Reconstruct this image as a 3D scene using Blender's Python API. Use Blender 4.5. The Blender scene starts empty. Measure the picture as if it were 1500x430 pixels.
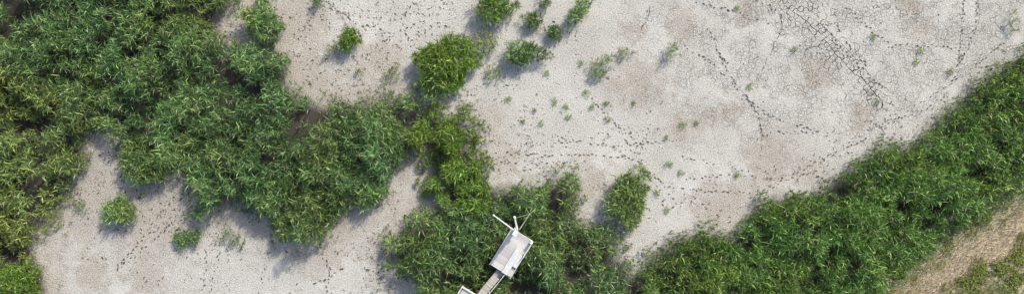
import bpy, math, random
import numpy as np
from mathutils import Vector
from mathutils.geometry import delaunay_2d_cdt

random.seed(7)
RNG = np.random.default_rng(11)
scene = bpy.context.scene
COL = scene.collection

# ------------------------------------------------------------------ camera, sky, sun
CAM_H = 71.0
cam_d = bpy.data.cameras.new('camera')
cam = bpy.data.objects.new('camera', cam_d)
COL.objects.link(cam)
cam.location = (0, 0, CAM_H)
cam_d.sensor_width = 36.0
cam_d.lens = 36.0 * CAM_H / 100.0
cam_d.clip_end = 2000.0
scene.camera = cam

SUN_EL = math.radians(38)
SUN_AZ = math.atan2(0.60, 0.80)
world = bpy.data.worlds.new('World')
scene.world = world
world.use_nodes = True
wn = world.node_tree.nodes
sky = wn.new('ShaderNodeTexSky')
sky.sky_type = 'NISHITA'
sky.sun_disc = False
sky.sun_elevation = SUN_EL
sky.sun_rotation = SUN_AZ
sky.dust_density = 2.5
world.node_tree.links.new(sky.outputs[0], wn['Background'].inputs[0])
wn['Background'].inputs[1].default_value = 0.15

sun_d = bpy.data.lights.new('sun', 'SUN')
sun_d.energy = 3.1
sun_d.angle = math.radians(2.4)
sun_d.color = (1.0, 0.960, 0.875)
sun = bpy.data.objects.new('sun', sun_d)
COL.objects.link(sun)
sdir = Vector((math.sin(SUN_AZ) * math.cos(SUN_EL), math.cos(SUN_AZ) * math.cos(SUN_EL), math.sin(SUN_EL)))
sun.rotation_euler = sdir.to_track_quat('Z', 'Y').to_euler()
sun.location = sdir * 90

scene.view_settings.view_transform = 'Standard'
scene.view_settings.look = 'None'
scene.view_settings.exposure = 0.70
scene.view_settings.gamma = 1.0
scene.view_settings.use_curve_mapping = False

# ------------------------------------------------------------------ helpers
S = 15.0


def W(px, py, h=0.0):
    """plan position of a map reading (15 units to the metre) for a point at height h"""
    k = (1.0 - h / CAM_H) / S
    return ((px - 750.0) * k, (215.0 - py) * k)


def WA(pts, h=0.0):
    return np.array([W(a, b, h) for a, b in pts], dtype=float)


def _hash(ix, iy, seed):
    n = (ix * 374761393 + iy * 668265263 + seed * 974711) & 0x7fffffff
    n = ((n ^ (n >> 13)) * 1274126177) & 0x7fffffff
    n = n ^ (n >> 16)
    return (n & 0xffff) / 65535.0


def vnoise(x, y, size, seed=0):
    x = np.asarray(x) / size + 1000.0
    y = np.asarray(y) / size + 1000.0
    ix = np.floor(x).astype(np.int64); iy = np.floor(y).astype(np.int64)
    fx = x - ix; fy = y - iy
    fx = fx * fx * (3 - 2 * fx); fy = fy * fy * (3 - 2 * fy)
    a = _hash(ix, iy, seed); b = _hash(ix + 1, iy, seed)
    c = _hash(ix, iy + 1, seed); d = _hash(ix + 1, iy + 1, seed)
    return (a * (1 - fx) + b * fx) * (1 - fy) + (c * (1 - fx) + d * fx) * fy


def in_poly(x, y, poly):
    inside = np.zeros(len(x), bool)
    n = len(poly)
    j = n - 1
    for i in range(n):
        xi, yi = poly[i]; xj, yj = poly[j]
        if yi != yj:
            cond = ((yi > y) != (yj > y)) & (x < (xj - xi) * (y - yi) / (yj - yi) + xi)
            inside ^= cond
        j = i
    return inside


def seg_dist(x, y, pts, closed=False):
    best = np.full(len(x), 1e9)
    n = len(pts)
    for i in range(n if closed else n - 1):
        ax, ay = pts[i]; bx, by = pts[(i + 1) % n]
        dx, dy = bx - ax, by - ay
        L = dx * dx + dy * dy + 1e-12
        t = np.clip(((x - ax) * dx + (y - ay) * dy) / L, 0, 1)
        best = np.minimum(best, np.hypot(x - ax - t * dx, y - ay - t * dy))
    return best


def tag(o, label=None, cat=None, group=None, kind=None):
    if label: o['label'] = label
    if cat: o['category'] = cat
    if group: o['group'] = group
    if kind: o['kind'] = kind
    return o


def link(name, me, parent=None, loc=None):
    o = bpy.data.objects.new(name, me)
    COL.objects.link(o)
    if parent is not None: o.parent = parent
    if loc is not None: o.location = loc
    return o


def np_mesh(name, verts, faces_flat, totals, mat, colors=None, smooth=False):
    me = bpy.data.meshes.new(name)
    me.vertices.add(len(verts))
    me.vertices.foreach_set('co', np.ascontiguousarray(verts, np.float32).ravel())
    me.loops.add(len(faces_flat))
    me.loops.foreach_set('vertex_index', np.ascontiguousarray(faces_flat, np.int32))
    me.polygons.add(len(totals))
    starts = np.concatenate([[0], np.cumsum(totals)[:-1]]).astype(np.int32)
    me.polygons.foreach_set('loop_start', starts)
    me.polygons.foreach_set('loop_total', np.ascontiguousarray(totals, np.int32))
    if colors is not None:
        at = me.attributes.new('tint', 'FLOAT_COLOR', 'POINT')
        c4 = np.ones((len(verts), 4), np.float32); c4[:, :3] = colors
        at.data.foreach_set('color', c4.ravel())
    me.update(calc_edges=True)
    if not smooth:
        me.shade_flat()
    me.materials.append(mat)
    return me


class MB:
    """collects boxes, beams and prisms into one mesh"""
    def __init__(self): self.v = []; self.f = []

    def hexa(self, c):
        n = len(self.v); self.v += [tuple(p) for p in c]
        self.f += [tuple(n + i for i in q) for q in ((0, 3, 2, 1), (4, 5, 6, 7), (0, 1, 5, 4), (1, 2, 6, 5), (2, 3, 7, 6), (3, 0, 4, 7))]
        return self

    def box(self, x0, x1, y0, y1, z0, z1, b=0.0):
        """box with its upper edges broken by b"""
        if b <= 0:
            return self.hexa([(x0, y0, z0), (x1, y0, z0), (x1, y1, z0), (x0, y1, z0), (x0, y0, z1), (x1, y0, z1), (x1, y1, z1), (x0, y1, z1)])
        n = len(self.v)
        for z, i in ((z0, 0), (z1 - b, 0), (z1, b)):
            self.v += [(x0 + i, y0 + i, z), (x1 - i, y0 + i, z), (x1 - i, y1 - i, z), (x0 + i, y1 - i, z)]
        self.f.append((n, n + 3, n + 2, n + 1)); self.f.append((n + 8, n + 9, n + 10, n + 11))
        for r in (0, 4):
            for k in range(4):
                a = n + r + k; c = n + r + (k + 1) % 4
                self.f.append((a, c, c + 4, a + 4))
        return self

    def rod(self, p, q, r0, r1=None, seg=8):
        r1 = r0 if r1 is None else r1
        p = Vector(p); q = Vector(q); d = (q - p).normalized()
        u = d.orthogonal().normalized(); w = d.cross(u)
        n = len(self.v)
        for c, r in ((p, r0), (q, r1)):
            for k in range(seg):
                a = 2 * math.pi * k / seg
                self.v.append(tuple(c + (u * math.cos(a) + w * math.sin(a)) * r))
        for k in range(seg):
            a = n + k; b = n + (k + 1) % seg
            self.f.append((a, b, b + seg, a + seg))
        self.f.append(tuple(n + k for k in reversed(range(seg))))
        self.f.append(tuple(n + seg + k for k in range(seg)))
        return self

    def mesh(self, name, mat):
        me = bpy.data.meshes.new(name); me.from_pydata(self.v, [], self.f); me.update()
        me.materials.append(mat)
        return me

    def build(self, name, mat, parent=None, loc=None):
        return link(name, self.mesh(name, mat), parent, loc)


# ------------------------------------------------------------------ materials
def nodes_of(name):
    m = bpy.data.materials.new(name); m.use_nodes = True
    nt = m.node_tree
    return m, nt, nt.nodes, nt.links, nt.nodes['Principled BSDF']


def n_noise(nt, pos, scale, detail=4, rough=0.55):
    n = nt.nodes.new('ShaderNodeTexNoise'); n.inputs['Scale'].default_value = scale
    n.inputs['Detail'].default_value = detail; n.inputs['Roughness'].default_value = rough
    nt.links.new(pos, n.inputs['Vector'])
    return n.outputs['Fac']


def n_ramp(nt, fac, a, b, ca=(0, 0, 0), cb=(1, 1, 1)):
    r = nt.nodes.new('ShaderNodeValToRGB')
    r.color_ramp.elements[0].position = a; r.color_ramp.elements[0].color = (*ca, 1)
    r.color_ramp.elements[1].position = b; r.color_ramp.elements[1].color = (*cb, 1)
    nt.links.new(fac, r.inputs[0])
    return r.outputs[0]


def n_math(nt, op, a, b=None):
    m = nt.nodes.new('ShaderNodeMath'); m.operation = op
    for i, s in enumerate((a, b)):
        if s is None: continue
        if isinstance(s, (int, float)): m.inputs[i].default_value = s
        else: nt.links.new(s, m.inputs[i])
    return m.outputs[0]


def n_mix(nt, fac, a, b, mode='MIX'):
    m = nt.nodes.new('ShaderNodeMix'); m.data_type = 'RGBA'; m.blend_type = mode
    if isinstance(fac, (int, float)): m.inputs[0].default_value = fac
    else: nt.links.new(fac, m.inputs[0])
    for i, s in ((6, a), (7, b)):
        if isinstance(s, tuple): m.inputs[i].default_value = (*s, 1)
        else: nt.links.new(s, m.inputs[i])
    return m.outputs[2]


def mat_mud():
    m, nt, N, L, bs = nodes_of('dried_mud')
    pos = N.new('ShaderNodeNewGeometry').outputs['Position']
    at = N.new('ShaderNodeAttribute'); at.attribute_name = 'tint'
    sep = N.new('ShaderNodeSeparateColor'); L.new(at.outputs['Color'], sep.inputs[0])
    brown, damp, crackle = sep.outputs[0], sep.outputs[1], sep.outputs[2]
    big = n_noise(nt, pos, 0.16, 6, 0.6)
    mid = n_noise(nt, pos, 0.9, 7, 0.65)
    fine = n_noise(nt, pos, 5.0, 5, 0.7)
    grit = n_noise(nt, pos, 8.5, 5, 0.8)
    base = n_mix(nt, n_ramp(nt, big, 0.35, 0.66), (0.258, 0.240, 0.200), (0.425, 0.408, 0.362))
    base = n_mix(nt, n_ramp(nt, mid, 0.50, 0.72), base, (0.300, 0.272, 0.228))
    # silt stains: where the sheet carries the stain, broken up by noise
    st = n_math(nt, 'ADD', brown, n_math(nt, 'MULTIPLY', n_math(nt, 'SUBTRACT', mid, 0.5), 1.9))
    st = n_math(nt, 'ADD', st, n_math(nt, 'MULTIPLY', n_math(nt, 'SUBTRACT', fine, 0.5), 1.1))
    bm = n_math(nt, 'MULTIPLY', n_ramp(nt, st, 0.34, 0.86), 0.92)
    base = n_mix(nt, bm, base, (0.170, 0.122, 0.068))
    # salt bloom
    base = n_mix(nt, n_math(nt, 'MULTIPLY', n_ramp(nt, fine, 0.55, 0.72), 0.45), base, (0.560, 0.545, 0.500))
    # trodden pocks
    vo = N.new('ShaderNodeTexVoronoi'); vo.inputs['Scale'].default_value = 4.2
    L.new(pos, vo.inputs['Vector'])
    pock = n_ramp(nt, vo.outputs['Distance'], 0.10, 0.34, (1, 1, 1), (0, 0, 0))
    pockm = n_math(nt, 'MULTIPLY', pock, n_ramp(nt, mid, 0.44, 0.62))
    base = n_mix(nt, n_math(nt, 'MULTIPLY', pockm, 0.6), base, (0.17, 0.152, 0.125))
    base = n_mix(nt, 0.48, base, n_ramp(nt, grit, 0.36, 0.62, (0.10, 0.093, 0.080), (0.80, 0.770, 0.705)))
    # hairline drying cracks, two sizes
    def crack(scale, w):
        d = N.new('ShaderNodeTexVoronoi'); d.feature = 'DISTANCE_TO_EDGE'; d.inputs['Scale'].default_value = scale
        warp = N.new('ShaderNodeTexNoise'); warp.inputs['Scale'].default_value = scale * 1.3; warp.inputs['Detail'].default_value = 3
        L.new(pos, warp.inputs['Vector'])
        add = N.new('ShaderNodeVectorMath'); add.operation = 'MULTIPLY_ADD'
        add.inputs[1].default_value = (0.55 / scale,) * 3
        L.new(warp.outputs['Color'], add.inputs[0]); L.new(pos, add.inputs[2])
        L.new(add.outputs[0], d.inputs['Vector'])
        return n_ramp(nt, d.outputs['Distance'], 0.0, w, (1, 1, 1), (0, 0, 0))
    ck = n_math(nt, 'MAXIMUM', n_math(nt, 'MULTIPLY', crack(1.5, 0.04), 0.7), n_math(nt, 'MULTIPLY', crack(3.6, 0.08), 0.5))
    ck = n_math(nt, 'MULTIPLY', ck, n_math(nt, 'MULTIPLY', crackle, n_ramp(nt, n_noise(nt, pos, 0.5, 3), 0.36, 0.6)))
    base = n_mix(nt, ck, base, (0.075, 0.066, 0.056))
    # damp earth down in the cracks and hoof prints, plus shade painted under the reeds
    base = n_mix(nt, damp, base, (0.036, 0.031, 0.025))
    L.new(base, bs.inputs['Base Color'])
    bs.inputs['Roughness'].default_value = 0.92
    bs.inputs['Specular IOR Level'].default_value = 0.2
    h = n_math(nt, 'ADD', n_math(nt, 'MULTIPLY', fine, 0.6), n_math(nt, 'MULTIPLY', grit, 0.55))
    h = n_math(nt, 'SUBTRACT', h, n_math(nt, 'MULTIPLY', pockm, 0.5))
    h = n_math(nt, 'SUBTRACT', h, n_math(nt, 'MULTIPLY', ck, 0.7))
    bp = N.new('ShaderNodeBump'); bp.inputs['Strength'].default_value = 0.9; bp.inputs['Distance'].default_value = 0.11
    L.new(h, bp.inputs['Height']); L.new(bp.outputs[0], bs.inputs['Normal'])
    return m


def mat_leaf(name, rough=0.42, trans=0.28):
    m, nt, N, L, bs = nodes_of(name)
    at = N.new('ShaderNodeAttribute'); at.attribute_name = 'tint'
    L.new(at.outputs['Color'], bs.inputs['Base Color'])
    bs.inputs['Roughness'].default_value = rough
    bs.inputs['Specular IOR Level'].default_value = 0.28
    tr = N.new('ShaderNodeBsdfTranslucent')
    col = n_mix(nt, 1.0, at.outputs['Color'], (1.3, 1.35, 0.6), 'MULTIPLY')
    L.new(col, tr.inputs['Color'])
    mx = N.new('ShaderNodeMixShader'); mx.inputs[0].default_value = trans
    L.new(bs.outputs[0], mx.inputs[1]); L.new(tr.outputs[0], mx.inputs[2])
    L.new(mx.outputs[0], N['Material Output'].inputs['Surface'])
    return m


def mat_plain(name, ca, cb, scale=3.0, rough=0.7, stretch=None, bump=0.0):
    m, nt, N, L, bs = nodes_of(name)
    tc = N.new('ShaderNodeTexCoord'); pos = tc.outputs['Object']
    if stretch:
        mp = N.new('ShaderNodeMapping'); mp.inputs['Scale'].default_value = stretch
        L.new(pos, mp.inputs['Vector']); pos = mp.outputs[0]
    rnd = N.new('ShaderNodeObjectInfo').outputs['Random']
    f = n_noise(nt, pos, scale, 6, 0.65)
    f = n_math(nt, 'ADD', f, n_math(nt, 'MULTIPLY', n_math(nt, 'SUBTRACT', rnd, 0.5), 0.35))
    L.new(n_ramp(nt, f, 0.30, 0.70, ca, cb), bs.inputs['Base Color'])
    bs.inputs['Roughness'].default_value = rough
    if bump:
        bp = N.new('ShaderNodeBump'); bp.inputs['Strength'].default_value = bump; bp.inputs['Distance'].default_value = 0.02
        L.new(f, bp.inputs['Height']); L.new(bp.outputs[0], bs.inputs['Normal'])
    return m


M_MUD = mat_mud()
M_REED = mat_leaf('reed_leaf', 0.34, 0.10)
M_GRASS = mat_leaf('grass_blade', 0.55, 0.3)
M_STRAW = mat_leaf('straw', 0.7, 0.1)
M_BANK = mat_plain('bank_soil', (0.26, 0.22, 0.135), (0.46, 0.395, 0.29), 1.6, 0.95, bump=0.6)
M_WHITE = mat_plain('white_paint', (0.46, 0.455, 0.43), (0.72, 0.72, 0.69), 5.0, 0.6)
M_PLANK = mat_plain('weathered_plank', (0.35, 0.335, 0.315), (0.54, 0.515, 0.485), 3.0, 0.85, (1, 9, 9), 0.4)
M_TANPLANK = mat_plain('brown_plank', (0.27, 0.24, 0.20), (0.46, 0.42, 0.36), 3.0, 0.85, (9, 1, 9), 0.4)
M_POST = mat_plain('timber_post', (0.14, 0.12, 0.10), (0.26, 0.23, 0.19), 4.0, 0.85, (6, 6, 1), 0.4)
M_GREYMETAL = mat_plain('grey_sheet', (0.20, 0.22, 0.22), (0.30, 0.32, 0.31), 3.0, 0.6)
M_BAMBOO = mat_plain('bamboo', (0.42, 0.42, 0.22), (0.58, 0.56, 0.36), 4.0, 0.5)
M_ROPE = mat_plain('rope', (0.40, 0.33, 0.28), (0.5, 0.43, 0.37), 8.0, 0.9)

# ------------------------------------------------------------------ outlines of the vegetation
TOP, BOT, LEF, RIG = -170, 560, -150, 1600
MAIN = [(LEF, TOP), (395, TOP), (372, -30), (346, 2), (330, 22), (318, 42), (335, 55), (365, 62), (395, 58), (416, 72), (426, 98), (420, 122), (438, 126),
        (452, 138), (478, 146), (500, 142), (540, 142), (560, 134), (590, 130), (612, 132), (628, 150), (612, 175), (600, 205), (616, 232),
        (598, 240), (575, 254), (566, 278), (556, 298), (530, 298), (514, 306), (510, 325), (490, 346), (474, 364), (448, 368), (424, 356), (398, 346),
        (384, 332), (366, 318), (345, 308), (322, 318), (292, 324), (272, 312), (288, 300), (284, 288), (258, 272), (232, 262), (214, 276), (192, 276), (184, 256),
        (170, 236), (168, 216), (152, 204), (134, 194), (112, 160), (90, 130), (60, 118), (30, 105), (LEF, 95)]
LEFT = [(LEF, 98), (30, 108), (60, 121), (90, 133), (112, 163), (130, 197), (120, 212), (130, 236), (134, 250), (114, 266), (96, 290), (90, 310), (76, 330), (56, 348),
        (48, 366), (48, 388), (58, 400), (70, 420), (66, 440), (50, 480), (40, BOT), (LEF, BOT)]
VIVID = [(631, 150), (655, 162), (672, 160), (688, 186), (696, 214), (710, 238), (716, 256), (718, 300), (690, 312), (650, 300), (624, 284), (618, 262), (619, 240), (610, 232), (597, 205), (609, 175)]
HUT = [(716, 260), (742, 264), (772, 260), (798, 266), (806, 246), (832, 245), (856, 262), (864, 284), (850, 314), (880, 324), (902, 332), (918, 350), (920, 376), (930, 392),
       (925, 440), (930, BOT), (640, BOT), (612, 470), (602, 428), (584, 410), (564, 394), (558, 370), (562, 348), (580, 330), (602, 310), (622, 300), (632, 286), (650, 303), (690, 315), (718, 303)]
BELT = [(933, 392), (942, 374), (970, 352), (1000, 336), (1040, 331), (1074, 336), (1090, 320), (1096, 300), (1130, 280), (1188, 280), (1238, 250), (1260, 226), (1298, 206),
        (1338, 206), (1370, 180), (1400, 150), (1430, 120), (1460, 100), (1480, 82), (1502, 70), (1540, 45), (RIG, 20), (RIG, 205), (1488, 284), (1466, 299), (1440, 319), (1400, 342), (1364, 367), (1336, 395), (1302, 428),
        (1246, 478), (1180, BOT), (934, BOT), (928, 440)]

ALL = (MAIN[1:MAIN.index((628, 150)) + 1] + VIVID[:VIVID.index((716, 256)) + 1] + HUT[:HUT.index((930, 392))] + BELT[:BELT.index((934, BOT))]
       + HUT[HUT.index((640, BOT)):HUT.index((632, 286)) + 1] + VIVID[VIVID.index((624, 284)):VIVID.index((610, 232)) + 1]
       + MAIN[MAIN.index((616, 232)):MAIN.index((134, 194)) + 1] + LEFT[LEFT.index((130, 197)):] + [(LEF, TOP)])
BEDS = (MAIN, LEFT, VIVID, HUT, BELT)
BARE = [(28, 45, 12, 9), (212, 86, 13, 11), (228, 190, 12, 8), (332, 32, 14, 14), (150, 212, 16, 18), (352, 322, 16, 10), (100, 158, 9, 6), (240, 186, 9, 7), (60, 70, 6, 5)]

# single clumps: x, y, rx, ry, turn, height, look, label
CLUMPS = [
    (655, 96, 46, 43, 0, 2.3, 'vivid', 'large round vivid green reed clump standing alone on the pale mud'),
    (725, 12, 24, 19, 0, 1.9, 'vivid', 'vivid green reed clump at the top edge above the large round clump'),
    (768, 78, 30, 18, 10, 1.4, 'cool', 'spreading grey green reed tuft right of the large round clump'),
    (714, 60, 17, 17, 0, 1.2, 'pale', 'loose reed tuft touching the right side of the large round clump'),
    (724, 108, 16, 12, 30, 0.7, 'pale', 'thin pale grass tuft just below the spreading tuft'),
    (847, 18, 24, 10, 45, 1.5, 'cool', 'long narrow grey green reed tuft slanting near the top edge'),
    (780, 30, 11, 12, 0, 1.0, 'cool', 'small reed tuft between the top edge clump and the slanting tuft'),
    (811, 48, 10, 12, 20, 0.9, 'cool', 'small loose tuft just below the slanting narrow tuft'),
    (798, 2, 7, 8, 0, 0.9, 'cool', 'little tuft cut by the top edge left of the slanting tuft'),
    (512, 57, 16, 12, 20, 1.4, 'vivid', 'bright green reed tuft alone on mud, with a pale trailing tail'),
    (488, 70, 18, 9, 30, 0.9, 'pale', 'pale thin trailing tuft left of the bright green one'),
    (574, 110, 17, 12, 30, 0.7, 'pale', 'sparse pale tuft between the main reed bed and the large round clump'),
    (527, 106, 7, 5, 0, 0.5, 'pale', 'wispy grass sprig above the middle of the main reed bed'),
    (385, 36, 34, 20, -8, 2.0, 'light', 'broad light green reed clump at upper edge of the main bed'),
    (384, 3, 11, 6, 0, 1.0, 'light', 'small light tuft cut by the top edge above the broad clump'),
    (465, 1, 8, 5, 30, 1.0, 'cool', 'dark little tuft cut by the top edge over bare mud'),
    (176, 308, 20, 18, 0, 1.6, 'light', 'round light green reed tuft alone on the lower left mud'),
    (119, 301, 9, 10, 0, 0.6, 'pale', 'wispy pale tuft between the left reed bed and the round tuft'),
    (266, 350, 11, 11, 0, 0.8, 'light', 'little tuft below the tip of the main reed bed'),
    (286, 346, 8, 10, 0, 0.9, 'light', 'narrow little tuft right beside the one below the main bed tip'),
    (340, 348, 19, 14, -30, 0.7, 'pale', 'sparse straw coloured tuft at the lower edge of the main bed'),
    (212, 240, 26, 30, 0, 2.1, 'light', 'light green reed clump bulging from the main bed over the left gap'),
    (545, 282, 26, 18, 30, 1.9, 'light', 'light green reed clump at the right tip of the main bed'),
    (24, 414, 42, 26, -15, 2.0, 'vivid', 'bright yellow green reed clump in the lower left corner'),
    (922, 292, 31, 42, 8, 1.9, 'light', 'tall oval reed clump alone right of the hut reed bed'),
    (881, 98, 14, 24, -20, 0.9, 'pale', 'upright sparse straw tipped tuft on open mud below the slanting tuft'),
    (915, 77, 12, 9, 0, 0.6, 'pale', 'low wispy straw coloured grass right of the straw tipped tuft'),
    (985, 72, 9, 13, -15, 1.1, 'pale', 'lone slim green tuft casting a long shadow on open mud'),
    (1486, 32, 7, 16, 0, 0.8, 'pale', 'thin tuft at the far right edge of the dry mud'),
]
# tiny sprouts: x, y, r, label
SPROUTS = [
    (859, 137, 7, 'brightest small green sprout among the sprouts below the straw tipped tuft'),
    (802, 107, 4.5, 'tiny sprout right below the spreading grey green tuft'),
    (812, 149, 5.5, 'small sprout left in the scattered row below the bright sprout'),
    (828, 157, 4, 'tiny sprout just right of the left one in the scattered row'),
    (833, 171, 5, 'small sprout under the scattered row of sprouts'),
    (793, 180, 4, 'tiny sprout at the lower left of the scattered sprouts'),
    (866, 157, 4.5, 'tiny sprout directly below the brightest small sprout'),
    (891, 174, 6, 'small pale sprout at the lower right of the scattered sprouts'),
    (887, 151, 5, 'small pale sprout right of the brightest small sprout'),
    (851, 92, 4.5, 'tiny sprout left of the straw tipped tuft'),
    (782, 161, 3.5, 'faint sprout at the left end of the scattered sprouts'),
    (766, 178, 3.5, 'faint leftmost sprout on open mud below the spreading tuft'),
    (697, 180, 4, 'faint sprout close to the right edge of the vivid thicket'),
    (745, 145, 5, 'pale sprout below the thin grass tuft on open mud'),
    (1079, 12, 4, 'tiny sprout near the top edge beside the upper hoof trail'),
    (1099, 127, 4.5, 'tiny green sprout at the crossing hoof trails'),
    (1000, 183, 6, 'small green sprout on brown stained mud below the lone slim tuft'),
    (1020, 179, 3.5, 'faint sprout right of the one on brown stained mud'),
    (1163, 74, 4.5, 'pale sprout at the left of the cracked mud'),
    (928, 151, 4, 'tiny pale sprout between the scattered sprouts and the brown stain'),
    (975, 201, 4, 'faint sprout lower left of the brown stained patch'),
    (1278, 54, 5, 'dark green sprout alone right of the cracked mud'),
    (1348, 75, 6, 'upper of two green sprouts on the far right mud'),
    (1343, 91, 5, 'lower of two green sprouts on the far right mud'),
    (1390, 104, 8, 'pale spreading sprout near the right reed belt'),
    (980, 239, 6, 'green sprout above the oval clump to its right'),
    (998, 252, 5, 'pale sprout beside the green sprout near the oval clump'),
    (1079, 255, 5, 'lone green sprout above the bend of the reed belt'),
    (962, 281, 6, 'pale sprout just right of the oval clump'),
    (977, 306, 5, 'pale low sprout between the oval clump and the reed belt'),
    (1286, 149, 4, 'tiny pale sprout by the wide crack end'),
]

# ------------------------------------------------------------------ ground
CRACKS = [  # centre lines of cracked zones, reach in metres, strength
    ([(1150, 8), (1180, 30), (1212, 62), (1238, 92), (1262, 112), (1292, 146)], 0.8, 0.85),
    ([(1150, 5), (1190, 20), (1200, 60), (1230, 80)], 2.6, 0.75),
    ([(1180, 5), (1215, 30), (1240, 60)], 2.8, 0.5),
    ([(1270, 140), (1300, 152)], 0.9, 1.1),
    ([(1285, 8), (1318, 18), (1335, 26)], 1.2, 0.55),
    ([(1412, 0), (1408, 60), (1404, 100)], 0.7, 0.5),
    ([(1430, 0), (1436, 24), (1404, 90)], 0.7, 0.4),
    ([(1125, 10), (1150, 40), (1138, 75), (1120, 115)], 0.9, 0.45),
    ([(952, 4), (948, 28), (938, 45)], 0.6, 0.5),
    ([(1232, 120), (1244, 142)], 0.7, 0.5),
    ([(905, 85), (900, 100)], 0.5, 0.6),
    ([(1036, 38), (1048, 66), (1060, 95), (1085, 132), (1100, 150), (1112, 172), (1118, 208), (1112, 240)], 0.45, 0.34),
    ([(1130, 0), (1160, 44), (1196, 78), (1240, 128)], 0.5, 0.36),
    ([(1205, 0), (1240, 40), (1300, 96), (1350, 128)], 0.5, 0.30),
    ([(1180, 10), (1240, 30), (1300, 20), (1380, 30)], 2.6, 0.24),
    ([(1100, 120), (1150, 110), (1220, 100)], 2.2, 0.20),
    ([(1330, 30), (1380, 60), (1420, 50)], 2.4, 0.22),
    ([(1150, 60), (1200, 90), (1280, 130)], 2.6, 0.26),
]
LINES = [  # long open cracks: course, width in metres
    ([(1150, 8), (1180, 30), (1196, 44), (1212, 62), (1224, 80), (1238, 92), (1250, 108), (1262, 114), (1278, 132), (1292, 146)], 0.085),
    ([(1196, 30), (1214, 48), (1230, 60), (1258, 92), (1284, 118), (1304, 134)], 0.05),
    ([(1135, 0), (1150, 22), (1144, 44), (1128, 78), (1114, 108)], 0.045),
    ([(1232, 118), (1245, 130), (1236, 150)], 0.05),
    ([(1036, 38), (1048, 66), (1060, 95), (1085, 132), (1100, 150)], 0.03),
    ([(1100, 150), (1112, 172), (1118, 208), (1112, 236)], 0.045),
    ([(952, 4), (950, 24), (940, 44)], 0.05),
    ([(1412, 0), (1409, 40), (1405, 92)], 0.045),
    ([(1434, 0), (1434, 30), (1420, 66)], 0.035),
]
STAINS = [(1000, 35, 34), (940, 122, 55), (900, 132, 25), (1000, 190, 36), (1035, 165, 26), (1075, 165, 24), (1197, 112, 34), (1262, 172, 30), (1330, 6, 30), (1350, 40, 24), (1050, 300, 55), (1085, 278, 30), (1130, 230, 60),
          (925, 45, 25), (1090, 20, 26), (390, 15, 40), (440, 105, 50), (440, 30, 45), (120, 290, 70), (230, 300, 80), (135, 400, 26), (215, 410, 28), (700, 190, 60), (740, 240, 40), (860, 270, 50), (1180, 250, 30), (560, 90, 40)]


def ground_attr(x, y):
    px = x * S + 750; py = 215 - y * S
    b = np.zeros(len(x))
    for sx, sy, r in STAINS:
        b = np.maximum(b, np.exp(-((px - sx) ** 2 + (py - sy) ** 2) / (r * r * 0.9)))
    ck = np.clip((px - 780) / 300, 0.12, 1.0) * np.clip((300 - py) / 160, 0.2, 1)
    # trodden, silty margins along the reed beds and the browner left-hand pan
    mg = seg_dist(x, y, WA(ALL), True)
    b = np.maximum(b, 0.66 * np.exp(-(mg / 2.2) ** 2) * np.clip((1000 - px) / 300, 0.35, 1)) + np.clip((660 - px) / 600, 0, 0.26)
    return np.clip(b, 0, 1.1), ck


def crack_field(x, y):
    c = np.zeros(len(x))
    for pts, reach, st in CRACKS:
        d = seg_dist(x, y, WA(pts))
        c = np.maximum(c, st * np.exp(-(d / reach) ** 2))
    return c


def litter_shade(x, y):
    """dark humus of the reed-bed floor, with the shade between shoots painted in"""
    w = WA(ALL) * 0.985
    return np.where(in_poly(x, y, w), np.clip((seg_dist(x, y, w, True) - 0.4) / 1.0, 0, 1) * 0.95, 0)


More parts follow.
